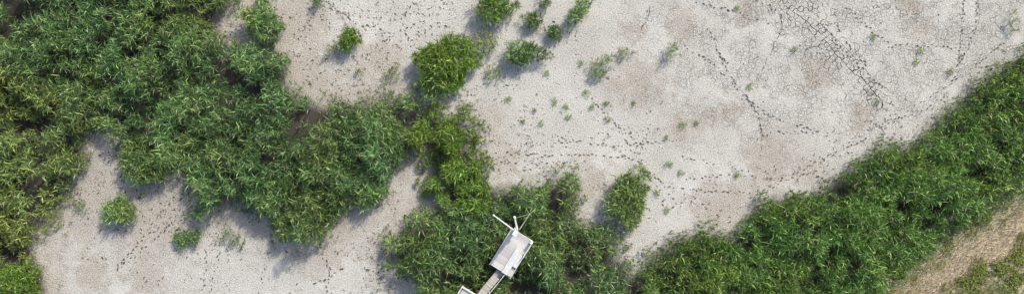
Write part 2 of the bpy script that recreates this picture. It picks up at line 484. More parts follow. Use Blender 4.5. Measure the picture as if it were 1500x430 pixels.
def build_ground():
    # earth below: a sheet to the horizon, a shallow tray under the dried crust
    X, Y = 60.0, 23.5
    rects = [(X - 2.2, Y - 2.2, -0.16), (X - 2.2, Y - 2.2, -0.006), (150, 120, -0.006), (700, 700, -0.006)]
    v = []; f = []; cols = []
    for i, (a, b, z) in enumerate(rects):
        v += [(-a, -b, z), (a, -b, z), (a, b, z), (-a, b, z)]
        cols += [(0.2, 1.0 if i == 0 else 0.0, 0.3)] * 4
    f.append((0, 1, 2, 3))
    for r in range(3):
        for k in range(4):
            a = r * 4 + k; b = r * 4 + (k + 1) % 4
            f.append((a, a + 4, b + 4, b))
    # keep the tray walls damp, the rest dry
    flat = [i for q in f for i in q]
    me = np_mesh('ground', np.array(v), np.array(flat), np.array([len(q) for q in f]), M_MUD, np.array(cols))
    g = link('ground', me); tag(g, kind='structure')
    # crust cells: a Voronoi net, finer where the mud has cracked
    pts = []
    X2, Y2 = X + 0.6, Y + 0.6
    n = 0
    gx = np.arange(-X2, X2, 1.5); gy = np.arange(-Y2, Y2, 1.5)
    A, B = np.meshgrid(gx, gy); A = A.ravel(); B = B.ravel()
    A = A + RNG.uniform(-0.55, 0.55, len(A)); B = B + RNG.uniform(-0.55, 0.55, len(B))
    keep = crack_field(A, B) < 0.10
    pts += list(zip(A[keep], B[keep]))
    gx = np.arange(10, 50, 0.50); gy = np.arange(2, 17, 0.50)
    A, B = np.meshgrid(gx, gy); A = A.ravel(); B = B.ravel()
    A = A + RNG.uniform(-0.30, 0.30, len(A)); B = B + RNG.uniform(-0.30, 0.30, len(B))
    keep = crack_field(A, B) >= 0.10
    pts += list(zip(A[keep], B[keep]))
    # seeds set in pairs along the long cracks, so that cell edges follow them
    q = np.array(pts); ld = np.full(len(q), 9.0)
    for ln, _ in LINES: ld = np.minimum(ld, seg_dist(q[:, 0], q[:, 1], WA(ln)))
    pts = [tuple(p) for p, far in zip(q, ld > 0.45) if far]
    for ln, _ in LINES:
        w = WA(ln); run = 0.2
        for i in range(len(w) - 1):
            dv = w[i + 1] - w[i]; Ls = float(np.hypot(*dv)); nv = np.array([-dv[1], dv[0]]) / Ls
            while run < Ls:
                c = w[i] + dv * (run / Ls) + nv * random.uniform(-0.07, 0.07); gp = random.uniform(0.18, 0.26)
                pts += [tuple(c + nv * gp), tuple(c - nv * gp)]
                run += random.uniform(0.35, 0.6)
            run -= Ls
    vs, _, tris, _, _, _ = delaunay_2d_cdt([Vector(p) for p in pts], [], [], 0, 1e-6)
    P = np.array([(p.x, p.y) for p in vs]); T = np.array([list(t) for t in tris])
    a, b, c = P[T[:, 0]], P[T[:, 1]], P[T[:, 2]]
    D = 2 * (a[:, 0] * (b[:, 1] - c[:, 1]) + b[:, 0] * (c[:, 1] - a[:, 1]) + c[:, 0] * (a[:, 1] - b[:, 1]))
    D = np.where(np.abs(D) < 1e-9, 1e-9, D)
    a2, b2, c2 = (a ** 2).sum(1), (b ** 2).sum(1), (c ** 2).sum(1)
    C = np.stack([(a2 * (b[:, 1] - c[:, 1]) + b2 * (c[:, 1] - a[:, 1]) + c2 * (a[:, 1] - b[:, 1])) / D,
                  (a2 * (c[:, 0] - b[:, 0]) + b2 * (a[:, 0] - c[:, 0]) + c2 * (b[:, 0] - a[:, 0])) / D], 1)
    around = [[] for _ in range(len(P))]
    for i, t in enumerate(T):
        for k in t: around[k].append(i)
    bad = (np.abs(P[:, 0]) > X - 0.0) | (np.abs(P[:, 1]) > Y - 0.0)
    C[:, 0] = np.clip(C[:, 0], -X - 0.01, X + 0.01); C[:, 1] = np.clip(C[:, 1], -Y - 0.01, Y + 0.01)
    cw = crack_field(C[:, 0], C[:, 1])
    lw = np.zeros(len(C))
    for ln, wd in LINES:
        lw = np.maximum(lw, np.where(seg_dist(C[:, 0], C[:, 1], WA(ln)) < 0.14, wd, 0))
    edges = {}

    def edge_pts(i, j):
        """jagged run between two net corners, shared by both neighbours; returns [(xy, width)]"""
        key = (i, j) if i < j else (j, i)
        if key not in edges:
            p, q = C[key[0]], C[key[1]]
            w = 0.5 * (cw[key[0]] + cw[key[1]])
            L = float(np.hypot(*(q - p)))
            r = random.Random(key[0] * 100003 + key[1])
            out = []
            wl = min(lw[key[0]], lw[key[1]])
            if wl > 0 and L > 0.03:
                ww = wl * r.uniform(0.55, 1.35) if r.random() < 0.9 else 0.0
                for t in (0.33, 0.67):
                    out.append(((p[0] + (q - p)[0] * t + r.uniform(-0.03, 0.03), p[1] + (q - p)[1] * t + r.uniform(-0.03, 0.03)), ww * r.uniform(0.7, 1.2)))
            elif w > 0.10 and L > 0.12:
                on = r.random() < 0.12 + 1.0 * w
                amp = 0.13 * L
                nx, ny = -(q - p)[1] / L, (q - p)[0] / L
                k = 3 if L > 0.4 else 2
                ww = (0.105 * w * r.uniform(0.1, 1.25)) if on else 0.0
                for s in range(1, k + 1):
                    t = s / (k + 1); o = r.uniform(-amp, amp)
                    out.append(((p[0] + (q - p)[0] * t + nx * o, p[1] + (q - p)[1] * t + ny * o), ww * r.uniform(0.6, 1.2)))
            edges[key] = out
        e = edges[key]
        return e if i < j else e[::-1]

    plates = []
    for ci in range(len(P)):
        ids = around[ci]
        if len(ids) < 3 or bad[ci]: continue
        ctr = C[ids].mean(0)
        ids = sorted(ids, key=lambda t: math.atan2(C[t][1] - P[ci][1], C[t][0] - P[ci][0]))
        ring = []
        for k, t in enumerate(ids):
            nxt = ids[(k + 1) % len(ids)]; prv = ids[k - 1]
            e1 = edge_pts(t, nxt); e0 = edge_pts(prv, t)
            w = 0.5 * ((e1[0][1] if e1 else 0) + (e0[-1][1] if e0 else 0))
            ring.append((C[t][0], C[t][1], w))
            ring += [(q[0][0], q[0][1], q[1]) for q in e1]
        # drop doubles
        rr = [ring[k] for k in range(len(ring)) if math.hypot(ring[k][0] - ring[k - 1][0], ring[k][1] - ring[k - 1][1]) > 0.012]
        if len(rr) < 3: continue
        pts2 = []; mw = 0
        for k in range(len(rr)):
            x, y, w = rr[k]; x0, y0, _ = rr[k - 1]; x1, y1, _ = rr[(k + 1) % len(rr)]
            tx, ty = x1 - x0, y1 - y0; l = math.hypot(tx, ty) + 1e-9
            pts2.append((x - ty / l * w * 0.5, y + tx / l * w * 0.5)); mw += w
        area = 0.5 * sum(pts2[k - 1][0] * pts2[k][1] - pts2[k][0] * pts2[k - 1][1] for k in range(len(pts2)))
        plates.append((mw / len(rr), area, pts2, P[ci]))

    def plate_geo(p, z0=0.0):
        """top sheet, broken rim and walls of one crust cell"""
        w, area, ring, c = p
        n = len(ring)
        v = []; cl = []; fl = []; tot = []
        x = np.array([q[0] for q in ring]); y = np.array([q[1] for q in ring])
        cx, cy = x.mean(), y.mean()
        b, k, lt = ATT[id(p)]
        curl = 0.0
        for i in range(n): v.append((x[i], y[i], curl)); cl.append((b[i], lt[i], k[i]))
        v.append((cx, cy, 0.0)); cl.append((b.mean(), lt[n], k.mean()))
        for i in range(n): fl += [i, (i + 1) % n, n]; tot.append(3)
        if w > 0.004:
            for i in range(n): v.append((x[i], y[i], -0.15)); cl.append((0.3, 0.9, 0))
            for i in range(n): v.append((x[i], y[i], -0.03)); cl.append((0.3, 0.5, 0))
            for i in range(n):
                j = (i + 1) % n
                fl += [i, 2 * n + 1 + i, 2 * n + 1 + j, j]; tot.append(4)
                fl += [2 * n + 1 + i, n + 1 + i, n + 1 + j, 2 * n + 1 + j]; tot.append(4)
        return v, cl, fl, tot

    ATT = {}
    ex = []; ey = []
    for p in plates:
        xs = [q[0] for q in p[2]]; ys = [q[1] for q in p[2]]
        ex += xs + [sum(xs) / len(xs)]; ey += ys + [sum(ys) / len(ys)]
    ex = np.array(ex); ey = np.array(ey)
    gb, gk = ground_attr(ex, ey); gl = litter_shade(ex, ey)
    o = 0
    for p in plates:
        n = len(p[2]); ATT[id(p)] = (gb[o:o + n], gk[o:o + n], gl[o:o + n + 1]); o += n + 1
    single = sorted([p for p in plates if p[0] > 0.004], key=lambda p: -p[0] * 4 - min(p[1], 0.6))[:300]
    sid = set(id(p) for p in single)
    V = []; CL = []; FL = []; TT = []
    for p in plates:
        if id(p) in sid: continue
        v, cl, fl, tt = plate_geo(p)
        o = len(V); V += v; CL += cl; FL += [i + o for i in fl]; TT += tt
    crust = link('mud_crust', np_mesh('mud_crust', np.array(V), np.array(FL), np.array(TT), M_MUD, np.array(CL)), g)
    tag(crust, 'pale dried mud crust with brown stains and fine cracks', kind='stuff')
    for p in single:
        v, cl, fl, tt = plate_geo(p)
        v = np.array(v); c = np.array([p[3][0], p[3][1], 0.0])
        dz = random.uniform(-0.004, 0.004)
        link('mud_plate', np_mesh('mud_plate', v - c, np.array(fl), np.array(tt), M_MUD, np.array(cl)), g, (c[0], c[1], dz))
    return g


GROUND = build_ground()


def prints(name, P, ang, size, label, depth=None):
    """hoof prints: a damp floor inside a pushed-up rim of mud"""
    n = len(P); k = 6
    t = np.arange(k) * 2 * np.pi / k
    lx, ly = np.cos(t), np.sin(t) * 0.46
    V = np.zeros((n, 3 * k, 3)); C = np.zeros((n, 3 * k, 3))
    b, ck = ground_attr(P[:, 0], P[:, 1])
    jit = RNG.uniform(0.75, 1.25, (n, k))
    dp = RNG.uniform(0.8, 1.0, n) if depth is None else depth
    for r, (sc, z, d) in enumerate(((1.45, 0.0155, 0.0), (1.12, 0.036, 0.3), (0.92, 0.019, 1.0))):
        X = lx[None] * sc * size[:, None] * jit; Y = ly[None] * sc * size[:, None] * jit
        V[:, r * k:(r + 1) * k, 0] = P[:, 0:1] + X * np.cos(ang)[:, None] - Y * np.sin(ang)[:, None]
        V[:, r * k:(r + 1) * k, 1] = P[:, 1:2] + X * np.sin(ang)[:, None] + Y * np.cos(ang)[:, None]
        V[:, r * k:(r + 1) * k, 2] = z
        C[:, r * k:(r + 1) * k, 0] = b[:, None]; C[:, r * k:(r + 1) * k, 1] = (d * dp)[:, None]
        C[:, r * k:(r + 1) * k, 2] = ck[:, None] * 0
    quads = []
    for r in range(2):
        for i in range(k):
            j = (i + 1) % k
            quads.append((r * k + i, r * k + j, (r + 1) * k + j, (r + 1) * k + i))
    q = np.array(quads).ravel()
    tail = np.arange(2 * k, 3 * k)
    one = np.concatenate([q, tail]); tot = np.array([4] * len(quads) + [k])
    fl = (one[None] + (np.arange(n) * 3 * k)[:, None]).ravel()
    me = np_mesh(name, V.reshape(-1, 3), fl, np.tile(tot, n), M_MUD, C.reshape(-1, 3))
    o = link(name, me, GROUND); tag(o, label, kind='stuff')
    return o


TRAILS = [
    ([(1003, 68), (1040, 90), (1075, 125), (1100, 150), (1112, 172), (1118, 208)], 1.0),
    ([(1036, 38), (1060, 95), (1085, 132), (1100, 150), (1126, 170), (1165, 182), (1202, 193)], 1.0),
    ([(1020, 5), (1060, 12), (1100, 25), (1132, 38)], 1.0), ([(1098, 0), (1125, 8), (1146, 24), (1140, 44)], 1.0),
    ([(1205, 36), (1228, 66), (1258, 96), (1282, 120), (1300, 132)], 1.0), ([(1222, 30), (1246, 70), (1275, 100)], 0.7),
    ([(1344, 68), (1375, 66), (1402, 72)], 0.8), ([(1412, 0), (1410, 45), (1404, 92), (1392, 128)], 1.0), ([(1432, 0), (1428, 40), (1418, 70), (1404, 92)], 0.8),
    ([(1284, 192), (1335, 160), (1375, 132), (1420, 104), (1470, 62)], 1.1), ([(1296, 176), (1340, 168), (1390, 138)], 0.9), ([(1340, 62), (1300, 70)], 0.6),
    ([(866, 146), (900, 178), (930, 205), (950, 222)], 0.9), ([(948, 160), (952, 190), (940, 212)], 0.9), ([(700, 206), (760, 212), (840, 206), (905, 214), (1000, 205)], 0.9),
    ([(720, 222), (800, 228), (880, 226), (950, 236)], 0.9), ([(715, 236), (770, 240), (850, 236)], 0.8), ([(940, 240), (975, 272), (1040, 280), (1100, 281)], 0.9),
    ([(1000, 262), (1060, 256), (1150, 262), (1200, 250)], 0.7), ([(1100, 290), (1140, 268), (1210, 230), (1262, 205)], 0.9),
    ([(254, 288), (232, 318), (208, 350), (186, 376), (170, 394)], 1.2), ([(262, 312), (238, 340), (210, 364), (176, 392)], 1.1), ([(306, 330), (302, 380), (298, 428)], 0.9), ([(324, 340), (318, 390), (308, 428)], 0.7),
    ([(392, 360), (386, 400), (380, 428)], 0.7), ([(472, 372), (484, 396), (478, 428)], 1.2), ([(506, 392), (486, 402), (460, 418)], 1.3), ([(640, 20), (600, 40), (560, 60), (530, 90)], 0.9), ([(480, 10), (505, 18), (520, 34), (560, 44)], 1.1),
    ([(600, 10), (585, 30), (600, 60)], 1.0), ([(1000, 230), (1040, 238), (1100, 250)], 0.6), ([(955, 0), (948, 24), (940, 44)], 0.8), ([(1228, 0), (1280, 48), (1305, 66)], 0.7), ([(900, 180), (920, 210), (940, 240)], 0.6), ([(1110, 205), (1130, 195), (1200, 192)], 0.5)]
P = []; A = []; Z = []
for pts, sz in TRAILS:
    w = WA(pts)
    s = 0.0; side = 1
    for i in range(len(w) - 1):
        d = w[i + 1] - w[i]; L = float(np.hypot(*d)); a = math.atan2(d[1], d[0])
        while s < L:
            c = w[i] + d * (s / L); o = side * 0.07 + random.gauss(0, 0.04)
            P.append((c[0] - math.sin(a) * o, c[1] + math.cos(a) * o)); A.append(a + random.gauss(0, 0.35)); Z.append(0.124 * (0.55 + 0.45 * sz) * random.uniform(0.45, 1.3))
            if random.random() < 0.24: P.pop(); A.pop(); Z.pop()
            side = -side; s += random.uniform(0.28, 0.44)
        s -= L
prints('hoof_trails', np.array(P), np.array(A), np.array(Z), 'trails of small dark hoof prints crossing the pale mud')

FIELDS = [  # polygon, prints per square metre, main direction in degrees
    ([(430, -20), (700, -20), (700, 45), (600, 60), (540, 50), (430, 90)], 1.9, -40), ([(430, 90), (560, 70), (600, 125), (470, 150), (440, 130)], 1.5, 20), ([(560, 50), (612, 60), (612, 130), (560, 120)], 1.6, 60),
    ([(605, 130), (700, 120), (690, 170), (640, 160)], 2.6, 60), ([(680, 165), (760, 150), (800, 245), (716, 262)], 1.8, 10), ([(760, 190), (960, 190), (950, 250), (760, 262)], 1.1, 0), ([(700, 100), (780, 100), (800, 150), (700, 160)], 1.0, 40),
    ([(700, 20), (860, 30), (840, 100), (780, 100), (740, 50)], 0.7, 50), ([(118, 195), (180, 230), (190, 280), (130, 270)], 3.0, 50), ([(90, 280), (280, 270), (290, 340), (70, 350)], 1.2, 40), ([(60, 340), (480, 370), (600, 430), (70, 430)], 0.55, 70),
    ([(540, 300), (628, 240), (622, 300), (570, 340), (590, 430), (480, 430), (480, 370)], 1.7, 45), ([(190, 275), (290, 275), (290, 330), (250, 350)], 1.5, 45), ([(860, 300), (900, 300), (960, 350), (925, 385), (900, 335)], 1.6, 30),
    ([(950, 250), (1100, 270), (1080, 335), (960, 350)], 0.8, 10), ([(1100, 255), (1240, 205), (1260, 225), (1190, 280), (1100, 290)], 1.0, 30), ([(1200, 185), (1290, 170), (1400, 90), (1470, 60), (1480, 85), (1340, 205), (1230, 215)], 2.2, 35),
    ([(770, 110), (960, 100), (1000, 200), (780, 190)], 0.22, 20), ([(1000, 60), (1400, 0), (1400, 100), (1100, 220)], 0.05, 20), ([(300, 20), (345, 10), (350, 55), (318, 55)], 3.0, 40), ([(370, -10), (430, -10), (440, 110), (415, 70)], 2.0, 40),
    ([(555, 330), (600, 430), (540, 430)], 2.2, 60), ([(220, 330), (400, 340), (420, 370), (260, 370)], 1.6, 30), ([(860, 270), (905, 262), (930, 330), (880, 325)], 1.6, 30)]
P = []; A = []
for poly, dens, deg in FIELDS:
    w = WA(poly)
    x0, y0 = w.min(0); x1, y1 = w.max(0)
    n = int((x1 - x0) * (y1 - y0) * dens * 2.3)
    q = RNG.uniform((x0, y0), (x1, y1), (n, 2))
    ok = in_poly(q[:, 0] + (vnoise(q[:, 0], q[:, 1], 1.1, 3) - 0.5) * 2, q[:, 1], w) & (vnoise(q[:, 0], q[:, 1], 1.7, 9) > 0.34)
    q = q[ok]; P.append(q); A.append(np.radians(deg) + RNG.normal(0, 0.7, len(q)))
P = np.concatenate(P); A = np.concatenate(A)
Z = 0.074 * np.exp(RNG.normal(0, 0.38, len(P)))
prints('hoof_pocks', P, A, np.clip(Z, 0.05, 0.24), 'dark scattered hoof pocks trodden into the mud near the reeds', depth=RNG.uniform(0.3, 1.0, len(P)))


# ------------------------------------------------------------------ reeds
LOOKS = {  # (leaf green a, leaf green b, straw share)
    'cool': ((0.014, 0.045, 0.010), (0.225, 0.360, 0.115), 0.04),
    'light': ((0.024, 0.066, 0.012), (0.270, 0.400, 0.120), 0.05),
    'left': ((0.024, 0.058, 0.010), (0.310, 0.395, 0.110), 0.06),
    'vivid': ((0.026, 0.074, 0.007), (0.205, 0.330, 0.052), 0.05),
    'belt': ((0.017, 0.055, 0.007), (0.235, 0.390, 0.080), 0.05),
    'pale': ((0.085, 0.140, 0.045), (0.260, 0.335, 0.125), 0.16),
    'sprout': ((0.090, 0.180, 0.030), (0.230, 0.370, 0.075), 0.03),
}


def reed_mesh(name, P, H, lean, look, leaves=9, leaf_len=(0.42, 0.95), leaf_w=0.055, seed=1, mat=None, azi=None):
    """shoots with a stem ribbon and arching leaves; P base points, H heights, lean = top offset per metre"""
    r = np.random.default_rng(seed)
    n = len(P)
    a, b, straw = LOOKS[look]
    a = np.array(a); b = np.array(b)
    patch = np.clip(vnoise(P[:, 0], P[:, 1], 3.2, 21) * 0.7 + vnoise(P[:, 0], P[:, 1], 0.8, 22) * 0.5 - 0.1, 0, 1)
    top = np.stack([P[:, 0] + lean[:, 0] * H, P[:, 1] + lean[:, 1] * H, H], 1)
    base = np.stack([P[:, 0], P[:, 1], np.full(n, -0.02)], 1)
    # leaves
    t = (np.arange(leaves)[None] + r.uniform(0, 1, (n, leaves))) / leaves
    t = 0.60 + 0.40 * np.sqrt(t)
    az = r.uniform(0, 2 * np.pi, (n, 1)) + np.arange(leaves)[None] * 2.4 + r.normal(0, 0.5, (n, leaves))
    ax = np.cos(az); ay = np.sin(az)
    bias = 1.5 * np.minimum(1, np.hypot(lean[:, 0], lean[:, 1]))[:, None] / (np.hypot(lean[:, 0], lean[:, 1])[:, None] + 1e-6)
    ax = ax + lean[:, 0:1] * bias; ay = ay + lean[:, 1:2] * bias
    l = np.hypot(ax, ay) + 1e-6; ax /= l; ay /= l
    tt = t ** 1.5
    root = np.stack([P[:, 0:1] + (top[:, 0] - P[:, 0])[:, None] * tt, P[:, 1:2] + (top[:, 1] - P[:, 1])[:, None] * tt, H[:, None] * t], 2)
    sc = np.clip(H / 1.8, 0.40, 1.05)[:, None]
    L = r.uniform(*leaf_len, (n, leaves)) * sc
    w = leaf_w * r.uniform(0.7, 1.3, (n, leaves)) * np.sqrt(sc)
    e0 = np.radians(r.uniform(30, 78, (n, leaves))); e1 = e0 - np.radians(r.uniform(30, 80, (n, leaves)))
    d0 = np.stack([ax * np.cos(e0), ay * np.cos(e0), np.sin(e0)], 2)
    d1 = np.stack([ax * np.cos(e1), ay * np.cos(e1), np.sin(e1)], 2)
    roll = r.uniform(-1.0, 1.0, (n, leaves))
    side = np.stack([-ay * np.cos(roll), ax * np.cos(roll), np.sin(roll)], 2)
    mid = root + d0 * (L * 0.5)[..., None]; tip = mid + d1 * (L * 0.55)[..., None]
    tip[..., 2] = np.maximum(tip[..., 2], 0.03); mid[..., 2] = np.maximum(mid[..., 2], 0.04)
    W_ = (w * 0.5)[..., None]
    V = np.stack([root - side * W_ * 0.6, root + side * W_ * 0.6, mid + side * W_, mid - side * W_, tip], 2)      # n, leaves, 5, 3
    lb = np.clip(patch[:, None] * 0.25 - 0.06 + np.where(r.uniform(0, 1, (n, leaves)) < 0.14 + 0.30 * patch[:, None], r.uniform(0.5, 1.1, (n, leaves)), r.uniform(0, 0.28, (n, leaves))), 0, 1.2)
    col = a + (b - a) * lb[..., None]
    col *= r.uniform(0.75, 1.25, (n, leaves, 1))
    yel = np.clip(vnoise(P[:, 0], P[:, 1], 4.5, 25) * 0.6 + vnoise(P[:, 0], P[:, 1], 1.3, 26) * 0.5 - 0.25, 0, 1)[:, None]    # ripening stands
    col[..., 0] *= 0.92 + 0.42 * yel; col[..., 2] *= 1.04 - 0.35 * yel
    dead = (r.uniform(0, 1, (n, leaves)) < straw * (0.3 + 1.6 * vnoise(P[:, 0], P[:, 1], 1.6, 31)[:, None]))
    col[dead] = np.array((0.20, 0.18, 0.09)) * r.uniform(0.4, 1.2, (int(dead.sum()), 1))
    C = np.repeat(col[:, :, None, :], 5, 2)
    V = V.reshape(-1, 3); C = C.reshape(-1, 3)
    m = n * leaves
    off = (np.arange(m) * 5)[:, None]
    fl = (np.array([0, 1, 2, 3, 3, 2, 4])[None] + off).ravel(); tot = np.tile([4, 3], m)
    # stems
    sa = r.uniform(0, np.pi, n); sx = np.cos(sa) * 0.012; sy = np.sin(sa) * 0.012
    so = np.stack([sx, sy, np.zeros(n)], 1)
    kn = base + (top - base) * np.array([0.35, 0.35, 0.62])
    SV = np.stack([base - so, base + so, kn + so, kn - so, top], 1).reshape(-1, 3)
    SC = np.repeat((np.array((0.06, 0.075, 0.03)) * r.uniform(0.7, 1.3, (n, 1)))[:, None, :], 5, 1).reshape(-1, 3)
    off2 = (np.arange(n) * 5)[:, None] + len(V)
    fl2 = (np.array([0, 1, 2, 3, 3, 2, 4])[None] + off2).ravel()
    return np_mesh(name, np.concatenate([V, SV]), np.concatenate([fl, fl2]), np.concatenate([tot, np.tile([4, 3], n)]), mat or M_REED, np.concatenate([C, SC]), True)


TRIS = []


def tussock(x, y, cell=2.5, seed=5):
    """nearest tussock: offset from its middle (in radii), height factor"""
    best = np.full(len(x), 9.0); ox = np.zeros(len(x)); oy = np.zeros(len(x)); hf = np.ones(len(x))
    ix = np.floor(x / cell).astype(np.int64); iy = np.floor(y / cell).astype(np.int64)
    for dx in (-1, 0, 1):
        for dy in (-1, 0, 1):
            jx, jy = ix + dx + 5000, iy + dy + 5000
            cx = (jx - 5000 + 0.5 + (_hash(jx, jy, seed) - 0.5) * 0.85) * cell
            cy = (jy - 5000 + 0.5 + (_hash(jx, jy, seed + 1) - 0.5) * 0.85) * cell
            R = cell * (0.50 + 0.38 * _hash(jx, jy, seed + 2))
            d = np.hypot(x - cx, y - cy) / R
            m = d < best
            best = np.where(m, d, best); ox = np.where(m, (x - cx) / R, ox); oy = np.where(m, (y - cy) / R, oy)
            hf = np.where(m, 0.72 + 0.5 * _hash(jx, jy, seed + 3), hf)
    return best, ox, oy, hf


CL = [(*W(x, y, h * 0.6), rx / S * 0.985, ry / S * 0.985, math.radians(t), h, look, lab) for x, y, rx, ry, t, h, look, lab in CLUMPS]


DECKS = [((735, 392), (764, 345), 1.75, 2.0), ((738, 385), (660, 490), 0.75, 1.95), ((676, 425), (640, 480), 1.9, 1.9), ((756, 338), (740, 325), 1.2, 2.4)]


def reed_bed(poly_px, dens, height, look, label, seed, wind=(0.0, 0.0), mound=1.0, cell=3.4, gap=0.10, sub=1.35, rag=1.0, bias=0.3, var=1.55):
    poly = WA(poly_px) * 0.985
    r = np.random.default_rng(seed)
    x0, y0 = poly.min(0) - 0.5; x1, y1 = poly.max(0) + 0.5
    n = int((x1 - x0) * (y1 - y0) * dens)
    p = r.uniform((x0, y0), (x1, y1), (n, 2))
    x, y = p[:, 0], p[:, 1]
    jx = (vnoise(x, y, 0.9, seed) - 0.5) * 1.1; jy = (vnoise(x, y, 0.9, seed + 1) - 0.5) * 1.1
    al = WA(ALL) * 0.985
    near = in_poly(x, y, poly); near |= seg_dist(x, y, poly[::2], True) < 3.0
    p = p[near]; x, y = p[:, 0], p[:, 1]; jx, jy = jx[near], jy[near]; n = len(p)
    sd = seg_dist(x, y, al, True) * np.where(in_poly(x, y, al), 1, -1)
    own = seg_dist(x, y, poly, True) * np.where(in_poly(x, y, poly), 1, -1)
    for other in BEDS:                                # each shoot belongs to the bed it lies deepest in
        if other is poly_px: continue
        w = WA(other) * 0.985
        own = np.where(seg_dist(x, y, w, True) * np.where(in_poly(x, y, w), 1, -1) > own, -99, own)
    wob = (vnoise(x, y, 1.6, 301) - 0.5) * 2.2 * rag + (vnoise(x, y, 0.55, 304) - 0.5) * 1.6 * rag
    ok = (own > -50) & (sd + wob + bias > 0.0) & (r.uniform(0, 1, n) < np.clip((sd + 0.7 + bias) / 1.5, 0.10, 1.0))
    for bx, by, rx, ry in BARE:
        c = W(bx, by); q = ((x + jx * 0.5 - c[0]) * S / rx) ** 2 + ((y + jy * 0.5 - c[1]) * S / ry) ** 2
        ok &= q > 1
    for cx, cy, rx, ry, t, h, _, _ in CL:
        u = (x - cx) * math.cos(t) + (y - cy) * math.sin(t); v = -(x - cx) * math.sin(t) + (y - cy) * math.cos(t)
        ok &= ((u / rx) ** 2 + (v / ry) ** 2) > 0.9
    # thin beyond the picture
    off = (np.abs(x) > 51.5) | (np.abs(y) > 16.2)
    ok &= ~off | (r.uniform(0, 1, n) < 0.6)
    p = p[ok]; x, y = p[:, 0], p[:, 1]
    ed = np.where(in_poly(x, y, al), seg_dist(x, y, al, True), 0)
    d, ox, oy, hf = tussock(x, y, cell)
    d2, ox2, oy2, hf2 = tussock(x + (vnoise(x, y, 0.7, 15) - 0.5) * 0.5, y + (vnoise(x, y, 0.7, 16) - 0.5) * 0.5, sub, 55)
    m = np.clip(1.10 - d * d, 0, 1) ** 0.8 * mound + (1 - mound)
    m2 = np.clip(1 - d2 * d2 * 1.05, 0, 1)
    keep = r.uniform(0, 1, len(x)) < (gap + (1 - gap) * np.clip(m * 1.6, 0, 1)) * (0.01 + 0.99 * np.clip(m2 * 1.5 - 0.12, 0, 1))
    p, x, y, ed, ox, oy, hf, m, d, ox2, oy2, hf2, m2 = [q[keep] for q in (p, x, y, ed, ox, oy, hf, m, d, ox2, oy2, hf2, m2)]
    edge = 0.30 + 0.70 * np.clip(ed / 1.9, 0, 1)
    H = height * hf * (0.42 + 0.58 * m) * (0.45 + 0.55 * m2) * (0.42 + (1.55 - var) * 0.26 + var * (hf2 - 0.72)) * edge * r.uniform(0.85, 1.10, len(x))
    # reeds stay below the decks
    for q0, q1, rad, cap in DECKS:
        H = np.where(seg_dist(x, y, [W(*q0), W(*q1)]) < rad, np.minimum(H, cap * r.uniform(0.8, 1.0, len(x))), H)
    sw = vnoise(x, y, 2.2, 41) - 0.5
    lean = np.stack([0.12 * ox * mound + 0.16 * ox2 + wind[0] + sw * 0.25 + r.normal(0, 0.07, len(x)),
                     0.12 * oy * mound + 0.16 * oy2 + wind[1] + (vnoise(x, y, 2.2, 42) - 0.5) * 0.25 + r.normal(0, 0.07, len(x))], 1)
    me = reed_mesh('reed_bed', p, H, lean, look, seed=seed + 50)
    o = link('reed_bed', me)
    tag(o, label, 'reeds', kind='stuff')
    TRIS.append(len(p))
    return o


reed_bed(MAIN, 23, 3.4, 'cool', 'large dense dark green reed bed filling the upper left', 101)
reed_bed(LEFT, 23, 3.1999999999999997, 'left', 'yellowish green reed bed along the far left edge', 102, wind=(0.05, 0.05))
reed_bed(VIVID, 44, 3.0, 'vivid', 'vivid yellow green reed thicket joining the two middle reed beds', 103, cell=2.6, bias=1.3, gap=0.4, sub=1.1)
reed_bed(HUT, 23, 3.0999999999999996, 'cool', 'dense reed bed surrounding the white fishing platform', 104, cell=3.2)
reed_bed(BELT, 26, 2.75, 'belt', 'long dense reed belt running diagonally along the dry bank', 105, wind=(0.44, 0.14), mound=0.22, cell=2.6, gap=0.75, sub=1.0, rag=0.8, var=0.95)

for i, (cx, cy, rx, ry, t, h, look, lab) in enumerate(CL):
    r = np.random.default_rng(700 + i)
    dens = 18 if look == 'pale' else (36 if rx > 1.5 else 62)
    n = max(12, int(math.pi * rx * ry * dens * (1.2 if rx < 1 else 1)))
    rad = np.sqrt(r.uniform(0, 1, n)); th = r.uniform(0, 2 * np.pi, n)
    lob = (1 + 0.20 * np.sin(2 * th + 1.3 * i) + 0.16 * np.sin(3 * th + i) + 0.14 * np.sin(5 * th + 2 * i)) * (r.uniform(0.85, 1.18, n) if rx > 1.5 else r.uniform(0.7, 1.3, n))
    u = rad * np.cos(th) * rx * 0.84 * lob; v = rad * np.sin(th) * ry * 0.84 * lob
    x = u * math.cos(t) - v * math.sin(t); y = u * math.sin(t) + v * math.cos(t)
    if rx > 1.6:
        _, tx, ty, hf = tussock(x + cx, y + cy, 1.5, 91)
    else:
        tx, ty, hf = x / rx, y / ry, np.ones(n)
    H = h * (1.0 - 0.42 * rad ** 2) * r.uniform(0.75, 1.12, n) * hf
    lean = np.stack([0.22 * x / rx + 0.15 * tx + r.normal(0, 0.12, n), 0.22 * y / ry + 0.15 * ty + r.normal(0, 0.12, n)], 1)
    P_ = np.stack([x, y], 1)
    me = reed_mesh('reed_clump', P_ + np.array([cx, cy]), H, lean, look, leaves=9 if h > 1.2 else 7, seed=800 + i, leaf_len=(0.42, 0.92) if h > 1.2 else (0.5, 1.0))
    co = np.empty(len(me.vertices) * 3, np.float32); me.vertices.foreach_get('co', co)
    co = co.reshape(-1, 3) - np.array([cx, cy, 0], np.float32); me.vertices.foreach_set('co', co.ravel())
    o = link('reed_clump' if look != 'pale' else 'grass_tuft', me, None, (cx, cy, 0))
    tag(o, lab, 'reeds' if look != 'pale' else 'grass tuft', 'single reed clumps on the dry mud')

